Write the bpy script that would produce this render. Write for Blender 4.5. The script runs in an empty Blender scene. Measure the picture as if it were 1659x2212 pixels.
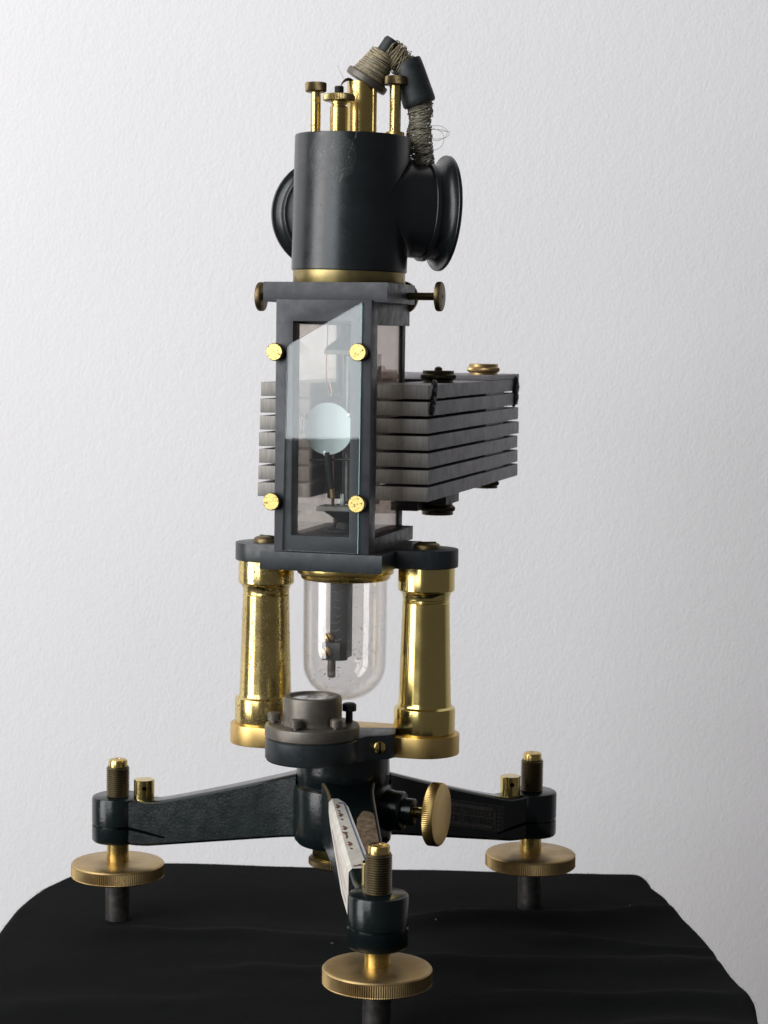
import bpy, bmesh, math, random
from mathutils import Matrix, Vector, noise as mnoise

# ------------------------------------------------------------------ set-up
sc = bpy.context.scene
col = sc.collection
S = 0.0002            # one design unit = 0.2 mm
ZT = 1342.0           # design units from the eye level down to the table top
PI = math.pi

# camera
cam = bpy.data.cameras.new('camera')
cam.sensor_fit = 'VERTICAL'
cam.sensor_height = 24.0
cam.sensor_width = 24.0
cam.lens = 4409.0 / 2212.0 * 24.0
cam.clip_start = 0.01
cam.clip_end = 50
camo = bpy.data.objects.new('camera', cam)
col.objects.link(camo)
PITCH, ROLL = 0.0844, 0.0135
fw = Vector((0, math.cos(PITCH), -math.sin(PITCH)))
up0 = Vector((0, math.sin(PITCH), math.cos(PITCH)))
rt0 = Vector((1, 0, 0))
rt = rt0 * math.cos(ROLL) + up0 * math.sin(ROLL)
up = up0 * math.cos(ROLL) - rt0 * math.sin(ROLL)
M = Matrix.Identity(4)
for i in range(3):
    M[i][0], M[i][1], M[i][2] = rt[i], up[i], -fw[i]
M.translation = Vector((81.77 * S, -4409.0 * S, ZT * S))
camo.matrix_world = M
cam.dof.use_dof = True
cam.dof.focus_distance = 4250 * S
cam.dof.aperture_fstop = 20
sc.camera = camo

# world: the dim rest of the room
w = bpy.data.worlds.new('World')
sc.world = w
w.use_nodes = True
bgn = w.node_tree.nodes['Background']
bgn.inputs[0].default_value = (0.97, 0.95, 1.0, 1)
bgn.inputs[1].default_value = 0.10

# the window, behind the camera on the left: one window panel and one added lower panel
def window_and_added_light(name, loc, aim, sx, sy, power):
    l = bpy.data.lights.new(name, 'AREA')
    l.shape = 'RECTANGLE'
    l.size, l.size_y = sx, sy
    l.energy = power
    l.color = (0.96, 0.985, 1.0)
    o = bpy.data.objects.new(name, l)
    o.location = loc
    d = Vector(aim) - Vector(loc)
    o.rotation_euler = d.to_track_quat('-Z', 'Y').to_euler()
    col.objects.link(o)
    return o
EYE = ZT * S
WAZ = math.radians(51)
WD = 1.7
wt = Vector((math.cos(WAZ), -math.sin(WAZ), 0))
wo = Vector((-math.sin(WAZ) * WD, -math.cos(WAZ) * WD, 0))
# (offset along the window wall, width, sill height, height, power): a window, and farther left a taller panel added to light the brass columns
for off, wdt, sill, hgt, pw, lc in ((0.43, 0.78, EYE - 0.127, 2.3, 27.0, (0.92, 0.965, 1.0)), (-0.46, 0.80, EYE - 0.46, 2.8, 50.0, (1.0, 0.985, 0.99))):
    p = wo + wt * off + Vector((0, 0, sill + hgt / 2))
    window_and_added_light('window_and_added_light', p, p + Vector((math.sin(WAZ), math.cos(WAZ), 0)), wdt, hgt, pw).data.color = lc

vs = sc.view_settings
vs.view_transform = 'Standard'
vs.look = 'None'
vs.exposure = 0.0
vs.gamma = 1.0
vs.use_curve_mapping = False

rnd = random.Random(11)

# ------------------------------------------------------------------ materials
class NT:
    def __init__(self, name):
        self.m = bpy.data.materials.new(name)
        self.m.use_nodes = True
        self.t = self.m.node_tree
        self.t.nodes.clear()
        self.out = self.n('ShaderNodeOutputMaterial')
    def n(self, typ, ins=None, **kw):
        nd = self.t.nodes.new(typ)
        for k, v in kw.items():
            setattr(nd, k, v)
        if ins:
            for k, v in ins.items():
                s = nd.inputs[k]
                if hasattr(v, 'is_output'):
                    self.t.links.new(v, s)
                else:
                    s.default_value = v
        return nd
    def coord(self, scale=(1, 1, 1)):
        tc = self.n('ShaderNodeTexCoord')
        mp = self.n('ShaderNodeMapping', {'Vector': tc.outputs['Object'], 'Scale': scale})
        return mp.outputs[0]
    def noise(self, scale, detail=3, rough=0.55, vec=None):
        v = vec if vec is not None else self.coord()
        return self.n('ShaderNodeTexNoise', {'Vector': v, 'Scale': scale, 'Detail': detail, 'Roughness': rough}).outputs['Fac']
    def ramp(self, fac, a, b, va=0.0, vb=1.0):
        return self.n('ShaderNodeMapRange', {'Value': fac, 'From Min': a, 'From Max': b, 'To Min': va, 'To Max': vb}).outputs[0]
    def mix(self, fac, a, b):
        nd = self.n('ShaderNodeMix', data_type='RGBA')
        for s, v in ((nd.inputs[0], fac), (nd.inputs[6], a), (nd.inputs[7], b)):
            if hasattr(v, 'is_output'):
                self.t.links.new(v, s)
            elif isinstance(v, (int, float)):
                s.default_value = v
            else:
                s.default_value = (*v, 1) if len(v) == 3 else v
        return nd.outputs[2]
    def math(self, op, a, b=0.0, c=0.0):
        nd = self.n('ShaderNodeMath', operation=op)
        for s, v in zip(nd.inputs, (a, b, c)):
            if hasattr(v, 'is_output'):
                self.t.links.new(v, s)
            else:
                s.default_value = v
        return nd.outputs[0]
    def bump(self, h, dist, strength=1.0, normal=None):
        ins = {'Height': h, 'Distance': dist, 'Strength': strength}
        if normal is not None:
            ins['Normal'] = normal
        return self.n('ShaderNodeBump', ins).outputs[0]
    def bsdf(self, **kw):
        ins = {}
        for k, v in kw.items():
            k = k.replace('_', ' ')
            if isinstance(v, tuple) and len(v) == 3:
                v = (*v, 1)
            ins[k] = v
        b = self.n('ShaderNodeBsdfPrincipled', ins)
        self.t.links.new(b.outputs[0], self.out.inputs[0])
        return b
    def surf(self, s):
        self.t.links.new(s, self.out.inputs[0])

def mat_brass(name, base, dark, rough, pit=0.70, pitscale=900, tarn=0.35, turned=True):
    t = NT(name)
    big = t.ramp(t.noise(45, 4), 0.42, 0.66)
    c = t.mix(t.math('MULTIPLY', big, tarn), base, dark)
    sp = t.ramp(t.noise(pitscale, 2, 0.6), pit, pit + 0.045)
    sp2 = t.ramp(t.noise(pitscale * 3.1, 2, 0.6), pit + 0.01, pit + 0.05)
    spots = t.math('MAXIMUM', sp, sp2)
    c = t.mix(t.math('MULTIPLY', spots, 0.85), c, (0.035, 0.02, 0.008))
    r = t.math('ADD', t.ramp(t.noise(130, 4), 0.3, 0.7, rough * 0.85, rough * 1.2), t.math('MULTIPLY', spots, 0.3))
    kw = {}
    if turned:
        v = t.coord((1, 1, 60))
        g = t.noise(60, 3, 0.6, v)
        kw['Normal'] = t.bump(g, 0.00002, 0.22)
    t.bsdf(Base_Color=c, Metallic=t.math('SUBTRACT', 1.0, t.math('MULTIPLY', spots, 0.8)), Roughness=r, **kw)
    return t.m

def mat_enamel(name, base, rough, bumpscale=900, bumpd=0.00006, spots=0.0, spotcol=(0.05, 0.055, 0.06), spec=0.5):
    t = NT(name)
    n1 = t.noise(70, 4)
    c = t.mix(t.ramp(n1, 0.35, 0.7), base, tuple(x * 1.45 for x in base))
    if spots:
        sp = t.ramp(t.noise(800, 2, 0.6), 0.66, 0.71)
        c = t.mix(t.math('MULTIPLY', sp, spots), c, spotcol)
    sc_ = t.ramp(t.noise(700, 5, 0.75), 0.675, 0.72)
    c = t.mix(t.math('MULTIPLY', sc_, 0.3), c, (0.08, 0.08, 0.08))
    r = t.ramp(t.noise(220, 4), 0.3, 0.7, rough * 0.8, rough * 1.3)
    b = t.bump(t.noise(bumpscale, 3), bumpd, 0.9)
    t.bsdf(Base_Color=c, Roughness=r, Normal=b, Specular_IOR_Level=spec)
    return t.m

def mat_plain(name, base, rough, metal=0.0, var=0.25, scale=300, bumpd=0.0):
    t = NT(name)
    c = t.mix(t.ramp(t.noise(scale, 4), 0.35, 0.68), tuple(x * (1 - var) for x in base), tuple(min(1, x * (1 + var)) for x in base))
    kw = {}
    if bumpd:
        kw['Normal'] = t.bump(t.noise(scale * 3, 3), bumpd, 0.8)
    t.bsdf(Base_Color=c, Roughness=t.ramp(t.noise(scale * 0.7, 3), 0.3, 0.7, rough * 0.85, min(1, rough * 1.2)), Metallic=metal, **kw)
    return t.m

B = {}
B['brass'] = mat_brass('polished_brass', (0.68, 0.54, 0.20), (0.52, 0.38, 0.12), 0.17, 0.72)
B['brass_pit'] = mat_brass('pitted_brass', (0.70, 0.55, 0.21), (0.52, 0.36, 0.12), 0.18, 0.595, 850, 0.6)
B['brass_worn'] = mat_brass('worn_gold_brass', (0.64, 0.48, 0.17), (0.40, 0.26, 0.08), 0.26, 0.66, 800, 0.5)
B['brass_dull'] = mat_brass('dull_brass', (0.50, 0.36, 0.17), (0.30, 0.20, 0.09), 0.42, 0.70, 700, 0.6)
B['brass_matte'] = mat_brass('matte_brushed_brass', (0.66, 0.46, 0.17), (0.52, 0.35, 0.13), 0.38, 0.74, 700, 0.5)
B['brass_face'] = mat_brass('spotted_brass_face', (0.86, 0.66, 0.24), (0.7, 0.5, 0.15), 0.45, 0.60, 900, 0.2, False)
B['bronze'] = mat_brass('brown_patinated_brass', (0.16, 0.12, 0.06), (0.08, 0.06, 0.032), 0.42, 0.64, 800, 0.6)
B['black_brass'] = mat_brass('blackened_brass', (0.065, 0.055, 0.032), (0.03, 0.026, 0.016), 0.4, 0.66, 800, 0.6)
B['olive'] = mat_brass('olive_tarnished_brass', (0.34, 0.27, 0.12), (0.20, 0.15, 0.06), 0.36, 0.66, 600, 0.6)
B['thread'] = mat_brass('dirty_thread_brass', (0.13, 0.105, 0.06), (0.07, 0.055, 0.035), 0.42, 0.68, 900, 0.5, False)
B['cast'] = mat_enamel('black_cast_enamel', (0.0045, 0.0075, 0.0079), 0.205, 800, 0.00006, 0, (0, 0, 0), 0.36)
B['plate'] = mat_enamel('gunmetal_plate', (0.0215, 0.0225, 0.027), 0.42, 1500, 0.00002, 0.7, (0.016, 0.018, 0.02), 0.5)
B['base_plate'] = mat_enamel('dark_green_black_plate', (0.0125, 0.0165, 0.018), 0.38, 1500, 0.00002, 0.5, (0.05, 0.05, 0.055))
B['black'] = mat_plain('matt_black', (0.012, 0.012, 0.013), 0.5)
B['slot_shade'] = mat_plain('slot_shade_black', (0.002, 0.002, 0.002), 1.0)  # flat black standing in for the shade inside slits, holes and slots
for nd_ in B['slot_shade'].node_tree.nodes:
    if nd_.type == 'BSDF_PRINCIPLED':
        nd_.inputs['Specular IOR Level'].default_value = 0.0
B['rubber'] = mat_plain('black_rubber', (0.014, 0.018, 0.019), 0.55, 0, 0.3, 400, 0.00003)
B['steel_dark'] = mat_plain('dark_steel', (0.07, 0.065, 0.06), 0.45, 0.7, 0.3, 400)
B['level'] = mat_plain('grey_brown_lacquer', (0.115, 0.102, 0.085), 0.42, 0.55, 0.2, 200, 0.00001)
B['copper'] = mat_plain('copper_wire', (0.75, 0.33, 0.17), 0.35, 1.0, 0.2)
B['wire'] = mat_plain('grey_silk_wire', (0.36, 0.33, 0.25), 0.7, 0.0, 0.3, 800)
B['string'] = mat_plain('waxed_thread', (0.33, 0.275, 0.17), 0.75, 0.0, 0.35, 900)
B['brownpaper'] = mat_plain('brown_wrapping', (0.13, 0.09, 0.05), 0.7, 0.0, 0.35, 500, 0.00005)
B['mirror'] = mat_plain('mint_white_disc', (0.70, 0.77, 0.75), 0.5, 0.0, 0.04, 500)
B['paleledge'] = mat_plain('pale_grey_ledge', (0.36, 0.36, 0.34), 0.5, 0.0, 0.15)
B['interior'] = mat_plain('interior_black', (0.02, 0.021, 0.022), 0.5, 0.0, 0.3)
B['redbrown'] = mat_plain('red_brown_strip', (0.09, 0.035, 0.025), 0.5)
B['silver'] = mat_plain('silver_clip', (0.55, 0.55, 0.53), 0.35, 0.9, 0.15)
B['paper'] = mat_plain('yellowed_label_paper', (0.52, 0.49, 0.43), 0.75, 0, 0.10, 250)
B['ink_blue'] = mat_plain('blue_print', (0.10, 0.14, 0.24), 0.7)
B['ink_brown'] = mat_plain('brown_ink', (0.13, 0.055, 0.035), 0.7)
B['ink_red'] = mat_plain('faded_red_print', (0.50, 0.26, 0.22), 0.7)
B['residue'] = mat_plain('brown_glue_residue', (0.13, 0.09, 0.055), 0.75, 0, 0.45, 500, 0.0001)
B['tag'] = mat_plain('dull_tag_print', (0.10, 0.095, 0.078), 0.6, 0, 0.35, 600)
B['tagdark'] = mat_plain('black_tag', (0.012, 0.012, 0.013), 0.5)
B['wax'] = mat_plain('black_wax', (0.014, 0.015, 0.014), 0.5, 0, 0.3, 300, 0.0002)

# enamelled head with the ghost of a removed round sticker
def mat_head():
    t = NT('head_enamel')
    tc = t.n('ShaderNodeTexCoord')
    sep = t.n('ShaderNodeSeparateXYZ', {'Vector': tc.outputs['Object']})
    dx = t.math('SUBTRACT', sep.outputs[0], -36 * S)
    dz = t.math('SUBTRACT', sep.outputs[2], (377 + ZT) * S)
    d = t.math('SQRT', t.math('ADD', t.math('MULTIPLY', dx, dx), t.math('MULTIPLY', dz, dz)))
    d = t.math('ADD', d, t.math('MULTIPLY', t.math('SUBTRACT', t.noise(150, 3), 0.5), 16 * S))
    inside = t.ramp(d, 52 * S, 49 * S)
    rim = t.math('MULTIPLY', inside, t.ramp(d, 46 * S, 50 * S))
    front = t.ramp(sep.outputs[1], -20 * S, -40 * S)
    fleck = t.ramp(t.noise(1300, 4, 0.75), 0.50, 0.66)
    base = t.mix(t.ramp(t.noise(60, 4), 0.35, 0.7), (0.0058, 0.0078, 0.0084), (0.011, 0.014, 0.0155))
    sp = t.ramp(t.noise(1000, 2, 0.6), 0.63, 0.69)
    base = t.mix(t.math('MULTIPLY', sp, 0.8), base, (0.005, 0.006, 0.007))
    fl = t.math('MULTIPLY', t.math('MULTIPLY', inside, t.math('MULTIPLY', fleck, t.ramp(t.noise(190, 3), 0.38, 0.6, 0.25, 1.0))), front)
    c = t.mix(t.math('MULTIPLY', fl, 0.75), base, (0.085, 0.09, 0.085))
    c = t.mix(t.math('MULTIPLY', t.math('MULTIPLY', rim, front), 0.5), c, (0.006, 0.007, 0.007))
    # a thin scratch running down beside it
    sx = t.math('ABSOLUTE', t.math('SUBTRACT', t.math('ADD', sep.outputs[0], t.math('MULTIPLY', t.math('SUBTRACT', t.noise(500, 3), 0.5), 12 * S)),
                                   t.math('ADD', t.math('MULTIPLY', t.math('SUBTRACT', sep.outputs[2], (ZT + 340) * S), 0.34), -15 * S)))
    scr = t.math('MULTIPLY', t.ramp(sx, 1.6 * S, 0.6 * S), t.ramp(t.noise(420, 3, 0.7), 0.48, 0.58))
    scr = t.math('MULTIPLY', t.math('MULTIPLY', scr, front), t.ramp(sep.outputs[2], (ZT + 318) * S, (ZT + 330) * S))
    c = t.mix(t.math('MULTIPLY', scr, 0.8), c, (0.13, 0.13, 0.11))
    r = t.ramp(t.noise(160, 4), 0.3, 0.7, 0.25, 0.34)
    r = t.math('ADD', r, t.math('MULTIPLY', t.math('MULTIPLY', inside, front), 0.06))
    r = t.math('ADD', r, t.math('MULTIPLY', sp, 0.16))
    b = t.bump(t.noise(900, 3), 0.00003, 0.7)
    t.bsdf(Base_Color=c, Roughness=r, Normal=b)
    return t.m
B['head'] = mat_head()

def mat_magnet_side():
    t = NT('magnet_dark_steel')
    v = t.coord((1, 1, 1))
    c = t.mix(t.ramp(t.noise(60, 5), 0.35, 0.68), (0.18, 0.17, 0.185), (0.25, 0.24, 0.25))
    sp = t.ramp(t.noise(900, 3, 0.65), 0.66, 0.72)
    c = t.mix(t.math('MULTIPLY', sp, 0.7), c, (0.03, 0.028, 0.03))
    ob = t.n('ShaderNodeObjectInfo').outputs['Random']
    c = t.mix(t.ramp(ob, 0, 1, 0.0, 0.2), c, (0.06, 0.055, 0.05))
    t.bsdf(Base_Color=c, Metallic=0.25, Roughness=t.ramp(t.noise(200, 4), 0.3, 0.7, 0.4, 0.58),
           Normal=t.bump(t.noise(1300, 3), 0.00003, 0.7))
    return t.m
B['mag'] = mat_magnet_side()

def mat_magnet_end():
    t = NT('magnet_ground_end')
    v = t.coord((22, 22, 1))
    st = t.noise(90, 4, 0.65, v)
    c = t.mix(t.ramp(st, 0.3, 0.7), (0.14, 0.13, 0.118), (0.235, 0.224, 0.205))
    rust = t.ramp(t.noise(55, 3), 0.5, 0.72)
    c = t.mix(t.math('MULTIPLY', rust, 0.4), c, (0.22, 0.17, 0.12))
    sp = t.ramp(t.noise(1100, 3, 0.65), 0.66, 0.71)
    c = t.mix(t.math('MULTIPLY', sp, 0.8), c, (0.03, 0.027, 0.025))
    ob = t.n('ShaderNodeObjectInfo').outputs['Random']
    c = t.mix(t.ramp(ob, 0, 1, 0.0, 0.2), c, (0.06, 0.055, 0.05))
    t.bsdf(Base_Color=c, Metallic=0.5, Roughness=0.48, Normal=t.bump(st, 0.00002, 0.4))
    return t.m
B['magend'] = mat_magnet_end()

def mat_glass(name, tint, dust, dustcol, refl=1.0, ior=1.5, specks=0.0, rough=0.0, thick=None):
    t = NT(name)
    tcol = (*tint, 1)
    if thick:      # a curved wall is longer to look through towards its outline
        lw = t.n('ShaderNodeLayerWeight', {'Blend': 0.5}).outputs['Facing']
        tcol = t.mix(t.math('POWER', lw, 6.0), tint, thick)
    tr = t.n('ShaderNodeBsdfTransparent', {'Color': tcol})
    df = t.n('ShaderNodeBsdfDiffuse', {'Color': (*dustcol, 1)})
    tl = t.n('ShaderNodeBsdfTranslucent', {'Color': (*dustcol, 1)})
    dd = t.n('ShaderNodeMixShader', {0: 0.5, 1: df.outputs[0], 2: tl.outputs[0]})
    df_f = t.ramp(t.noise(90, 5, 0.65), 0.3, 0.75, dust * 0.5, dust * 1.5)
    m1 = t.n('ShaderNodeMixShader', {0: df_f, 1: tr.outputs[0], 2: dd.outputs[0]})
    cur = m1.outputs[0]
    if specks:
        sp = t.ramp(t.noise(1100, 2, 0.6), 0.715, 0.735)
        z = t.n('ShaderNodeSeparateXYZ', {'Vector': t.n('ShaderNodeTexCoord').outputs['Object']}).outputs[2]
        low = t.ramp(z, (ZT - 540) * S, (ZT - 740) * S, 0.0, 1.0)
        sp_l = t.math('MULTIPLY', t.ramp(t.noise(900, 3, 0.7), 0.61, 0.67), t.math('MULTIPLY', low, t.ramp(t.noise(150, 2), 0.5, 0.62)))
        dk = t.n('ShaderNodeBsdfDiffuse', {'Color': (0.06, 0.05, 0.045, 1)})
        cur = t.n('ShaderNodeMixShader', {0: t.math('MULTIPLY', t.math('MAXIMUM', sp, sp_l), specks), 1: cur, 2: dk.outputs[0]}).outputs[0]
    gl = t.n('ShaderNodeBsdfGlossy', {'Color': (refl, refl, refl, 1), 'Roughness': rough})
    bf = t.n('ShaderNodeNewGeometry').outputs['Backfacing']
    fr = t.n('ShaderNodeFresnel', {'IOR': t.ramp(bf, 0.0, 1.0, ior, 1.0 / ior)})
    m2 = t.n('ShaderNodeMixShader', {0: fr.outputs[0], 1: cur, 2: gl.outputs[0]})
    t.surf(m2.outputs[0])
    return t.m
B['pane'] = mat_glass('cover_glass', (0.965, 0.985, 0.98), 0.015, (0.6, 0.65, 0.65), 1.0, 1.52)
B['dusty'] = mat_glass('dusty_window_glass', (0.93, 0.89, 0.86), 0.20, (0.66, 0.56, 0.51), 1.0, 1.5)
B['bulb'] = mat_glass('bulb_glass', (0.975, 0.967, 0.96), 0.035, (0.50, 0.47, 0.45), 1.0, 1.5, 0.9, 0.0, (0.60, 0.58, 0.56))
B['lens'] = mat_glass('level_glass', (0.9, 0.9, 0.9), 0.6, (0.8, 0.8, 0.8), 1.0, 1.5)

def mat_glow_edge():  # pale cyan imitates light glowing inside the pane's right edge
    t = NT('cyan_glow_glass_edge')
    c = t.mix(t.ramp(t.noise(900, 3), 0.4, 0.65), (0.45, 0.80, 0.80), (0.70, 0.93, 0.93))
    a = t.n('ShaderNodeBsdfTranslucent', {'Color': c})
    b = t.n('ShaderNodeBsdfPrincipled', {'Base Color': c, 'Roughness': 0.25})
    t.surf(t.n('ShaderNodeMixShader', {0: 0.45, 1: a.outputs[0], 2: b.outputs[0]}).outputs[0])
    return t.m
B['edge'] = mat_glow_edge()
B['edge_dim'] = mat_plain('grey_green_dim_glass_edge', (0.16, 0.22, 0.22), 0.3, 0, 0.5, 900)  # same glass edge without the painted glow

def mat_wall():
    t = NT('white_painted_plaster')
    tc = t.n('ShaderNodeTexCoord')
    rot = t.n('ShaderNodeMapping', {'Vector': tc.outputs['Object'], 'Rotation': (0, math.radians(-22), 0), 'Scale': (2.5, 1, 1.9)})
    n1 = t.noise(230, 3, 0.55, rot.outputs[0])
    n2 = t.noise(75, 2, 0.5, rot.outputs[0])
    n3 = t.noise(430, 3, 0.6, rot.outputs[0])
    h = t.math('ADD', t.math('MULTIPLY', n1, 1.0), t.math('ADD', t.math('MULTIPLY', n2, 0.7), t.math('MULTIPLY', n3, 0.35)))
    c = t.mix(t.ramp(t.noise(4, 4), 0.35, 0.7), (0.835, 0.82, 0.82), (0.86, 0.845, 0.845))
    t.bsdf(Base_Color=c, Roughness=0.75, Normal=t.bump(h, 0.0006, 0.42))
    return t.m
B['wall'] = mat_wall()

def mat_cloth():
    t = NT('black_felt')
    n1 = t.noise(1600, 4, 0.7)
    n2 = t.noise(260, 4, 0.6)
    c = t.mix(t.ramp(n1, 0.35, 0.7), (0.0020, 0.0023, 0.0024), (0.0055, 0.006, 0.0062))
    lint = t.ramp(t.noise(2600, 2, 0.5), 0.80, 0.82)
    c = t.mix(t.math('MULTIPLY', lint, 0.6), c, (0.12, 0.12, 0.12))
    h = t.math('ADD', n1, t.math('MULTIPLY', n2, 1.2))
    t.bsdf(Base_Color=c, Roughness=0.95, Specular_IOR_Level=0.05, Sheen_Weight=0.01, Sheen_Roughness=0.5,
           Normal=t.bump(h, 0.00025, 0.6))
    return t.m
B['cloth'] = mat_cloth()

# ------------------------------------------------------------------ mesh helpers (all in design units, eye level = 0)
OFF = Matrix.Diagonal((S, S, S, 1)) @ Matrix.Translation((0, 0, ZT))
YAW = 0.2708
LOC = Matrix.Rotation(-YAW, 4, 'Z')           # the housing is turned a little on its tripod

def fin(name, bm, mat, parent=None, T=None, ang=38, flat=False, label=None):
    if T is not None:
        bm.transform(T)
    bm.transform(OFF)
    bmesh.ops.recalc_face_normals(bm, faces=bm.faces)
    me = bpy.data.meshes.new(name)
    bm.to_mesh(me)
    bm.free()
    for m in (mat if isinstance(mat, (list, tuple)) else [mat]):
        me.materials.append(B[m])
    if not flat:
        me.shade_smooth()
        me.set_sharp_from_angle(angle=math.radians(ang))
    o = bpy.data.objects.new(name, me)
    col.objects.link(o)
    if parent is not None:
        o.parent = parent
    if label:
        o['label'] = label
    return o

def place(x, y, z=0, rz=0):
    return Matrix.Translation((x, y, z)) @ Matrix.Rotation(rz, 4, 'Z')

def axis_to(p0, d):
    """matrix whose z axis runs along d from p0"""
    q = Vector(d).normalized().to_track_quat('Z', 'Y')
    return Matrix.Translation(p0) @ q.to_matrix().to_4x4()

def lathe(prof, seg=64, bm=None, T=None, knurl=1.4):
    bm = bm or bmesh.new()
    rings = []
    for pr in prof:
        r, z = pr[0], pr[1]
        k = len(pr) > 2 and pr[2]
        if r <= 1e-6:
            rings.append([bm.verts.new((0, 0, z))])
        else:
            ring = []
            for i in range(seg):
                a = 2 * PI * i / seg
                rr = r - (knurl if (k and i % 2) else 0)
                ring.append(bm.verts.new((rr * math.cos(a), rr * math.sin(a), z)))
            rings.append(ring)
    for a, b in zip(rings[:-1], rings[1:]):
        if len(a) == 1 and len(b) == 1:
            continue
        for i in range(seg):
            j = (i + 1) % seg
            if len(a) == 1:
                bm.faces.new((a[0], b[j], b[i]))
            elif len(b) == 1:
                bm.faces.new((a[i], a[j], b[0]))
            else:
                bm.faces.new((a[i], a[j], b[j], b[i]))
    if T is not None:
        vs_ = [v for r in rings for v in r]
        bmesh.ops.transform(bm, matrix=T, verts=vs_)
    return bm

def cyl(r, z0, z1, bev=1.5, seg=48, T=None, bm=None):
    return lathe([(0, z0), (r - bev, z0), (r, z0 + bev), (r, z1 - bev), (r - bev, z1), (0, z1)], seg, bm, T)

def box(x0, x1, y0, y1, z0, z1, bev=1.5, bm=None):
    bm2 = bmesh.new()
    vs_ = [bm2.verts.new((x, y, z)) for x in (x0, x1) for y in (y0, y1) for z in (z0, z1)]
    for f in ((0, 1, 3, 2), (4, 6, 7, 5), (0, 4, 5, 1), (2, 3, 7, 6), (0, 2, 6, 4), (1, 5, 7, 3)):
        bm2.faces.new([vs_[i] for i in f])
    if bev:
        bmesh.ops.bevel(bm2, geom=list(bm2.edges), offset=bev, segments=2, affect='EDGES', profile=0.6)
    if bm is None:
        return bm2
    me = bpy.data.meshes.new('t'); bm2.to_mesh(me); bm2.free(); bm.from_mesh(me); bpy.data.meshes.remove(me)
    return bm

def join(*bms):
    out = bmesh.new()
    for b in bms:
        me = bpy.data.meshes.new('t'); b.to_mesh(me); b.free(); out.from_mesh(me); bpy.data.meshes.remove(me)
    return out

def prism(pts, z0, z1, bev=1.5):
    bm = bmesh.new()
    lo = [bm.verts.new((x, y, z0)) for x, y in pts]
    hi = [bm.verts.new((x, y, z1)) for x, y in pts]
    n = len(pts)
    bm.faces.new(lo[::-1]); bm.faces.new(hi)
    caps = []
    for i in range(n):
        bm.faces.new((lo[i], lo[(i + 1) % n], hi[(i + 1) % n], hi[i]))
    bm.normal_update()
    if bev:
        es = [e for e in bm.edges if (e.verts[0].co.z == e.verts[1].co.z)]
        bmesh.ops.bevel(bm, geom=es, offset=bev, segments=2, affect='EDGES', profile=0.6)
    return bm

def frame(x0, x1, z0, z1, ix0, ix1, iz0, iz1, y0, y1, bev=1.5):
    """upright plate with a rectangular opening"""
    bm = bmesh.new()
    O = [(x0, z0), (x1, z0), (x1, z1), (x0, z1)]
    I = [(ix0, iz0), (ix1, iz0), (ix1, iz1), (ix0, iz1)]
    L = {}
    for nm, P in (('O', O), ('I', I)):
        for y in (y0, y1):
            L[nm, y] = [bm.verts.new((x, y, z)) for x, z in P]
    for i in range(4):
        j = (i + 1) % 4
        for y in (y0, y1):
            bm.faces.new((L['O', y][i], L['O', y][j], L['I', y][j], L['I', y][i]))
        for nm in 'OI':
            bm.faces.new((L[nm, y0][i], L[nm, y0][j], L[nm, y1][j], L[nm, y1][i]))
    bmesh.ops.recalc_face_normals(bm, faces=bm.faces)
    if bev:
        sharp = [e for e in bm.edges if len(e.link_faces) == 2 and e.link_faces[0].normal.dot(e.link_faces[1].normal) < 0.5]
        bmesh.ops.bevel(bm, geom=sharp, offset=bev, segments=2, affect='EDGES', profile=0.6)
    return bm

def tube(path, r, seg=6, bm=None, closed=False):
    bm = bm or bmesh.new()
    P = [Vector(p) for p in path]
    n = len(P)
    rings = []
    prev = None
    for i in range(n):
        a = P[(i - 1) % n] if (closed or i > 0) else P[i]
        b = P[(i + 1) % n] if (closed or i < n - 1) else P[i]
        d = (b - a)
        if d.length < 1e-9:
            d = Vector((0, 0, 1))
        d.normalize()
        if prev is None:
            ref = Vector((0, 0, 1)) if abs(d.z) < 0.9 else Vector((1, 0, 0))
            u = d.cross(ref).normalized()
        else:
            u = (prev - d * prev.dot(d)).normalized()
        prev = u
        v = d.cross(u)
        rr = r(i / (n - 1)) if callable(r) else r
        rings.append([bm.verts.new(P[i] + (u * math.cos(2 * PI * k / seg) + v * math.sin(2 * PI * k / seg)) * rr) for k in range(seg)])
    pairs = list(zip(rings[:-1], rings[1:]))
    if closed:
        pairs.append((rings[-1], rings[0]))
    for a, b in pairs:
        for k in range(seg):
            j = (k + 1) % seg
            bm.faces.new((a[k], a[j], b[j], b[k]))
    if not closed:
        bm.faces.new(rings[0][::-1]); bm.faces.new(rings[-1])
    return bm

def smooth_path(pts, n=8):
    P = [Vector(p) for p in pts]
    out = []
    for i in range(len(P) - 1):
        p0, p1, p2, p3 = P[max(i - 1, 0)], P[i], P[i + 1], P[min(i + 2, len(P) - 1)]
        for k in range(n):
            t = k / n
            out.append(0.5 * ((2 * p1) + (p2 - p0) * t + (2 * p0 - 5 * p1 + 4 * p2 - p3) * t * t + (3 * p1 - p0 - 3 * p2 + p3) * t ** 3))
    out.append(P[-1])
    return out

def slotted(r, h, bm=None):
    """cheese or dome head whose slot is added as a black bar, axis z, seat at z = 0"""
    prof = [(0, 0), (r, 0), (r, h * 0.45), (r * 0.9, h * 0.72), (r * 0.62, h * 0.93), (0, h)]
    return lathe(prof, 32)

# ------------------------------------------------------------------ setting: wall, cloth on the stand
def tag(o, label, cat, kind=None):
    o['label'] = label
    if cat:
        o['category'] = cat
    if kind:
        o['kind'] = kind

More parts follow.
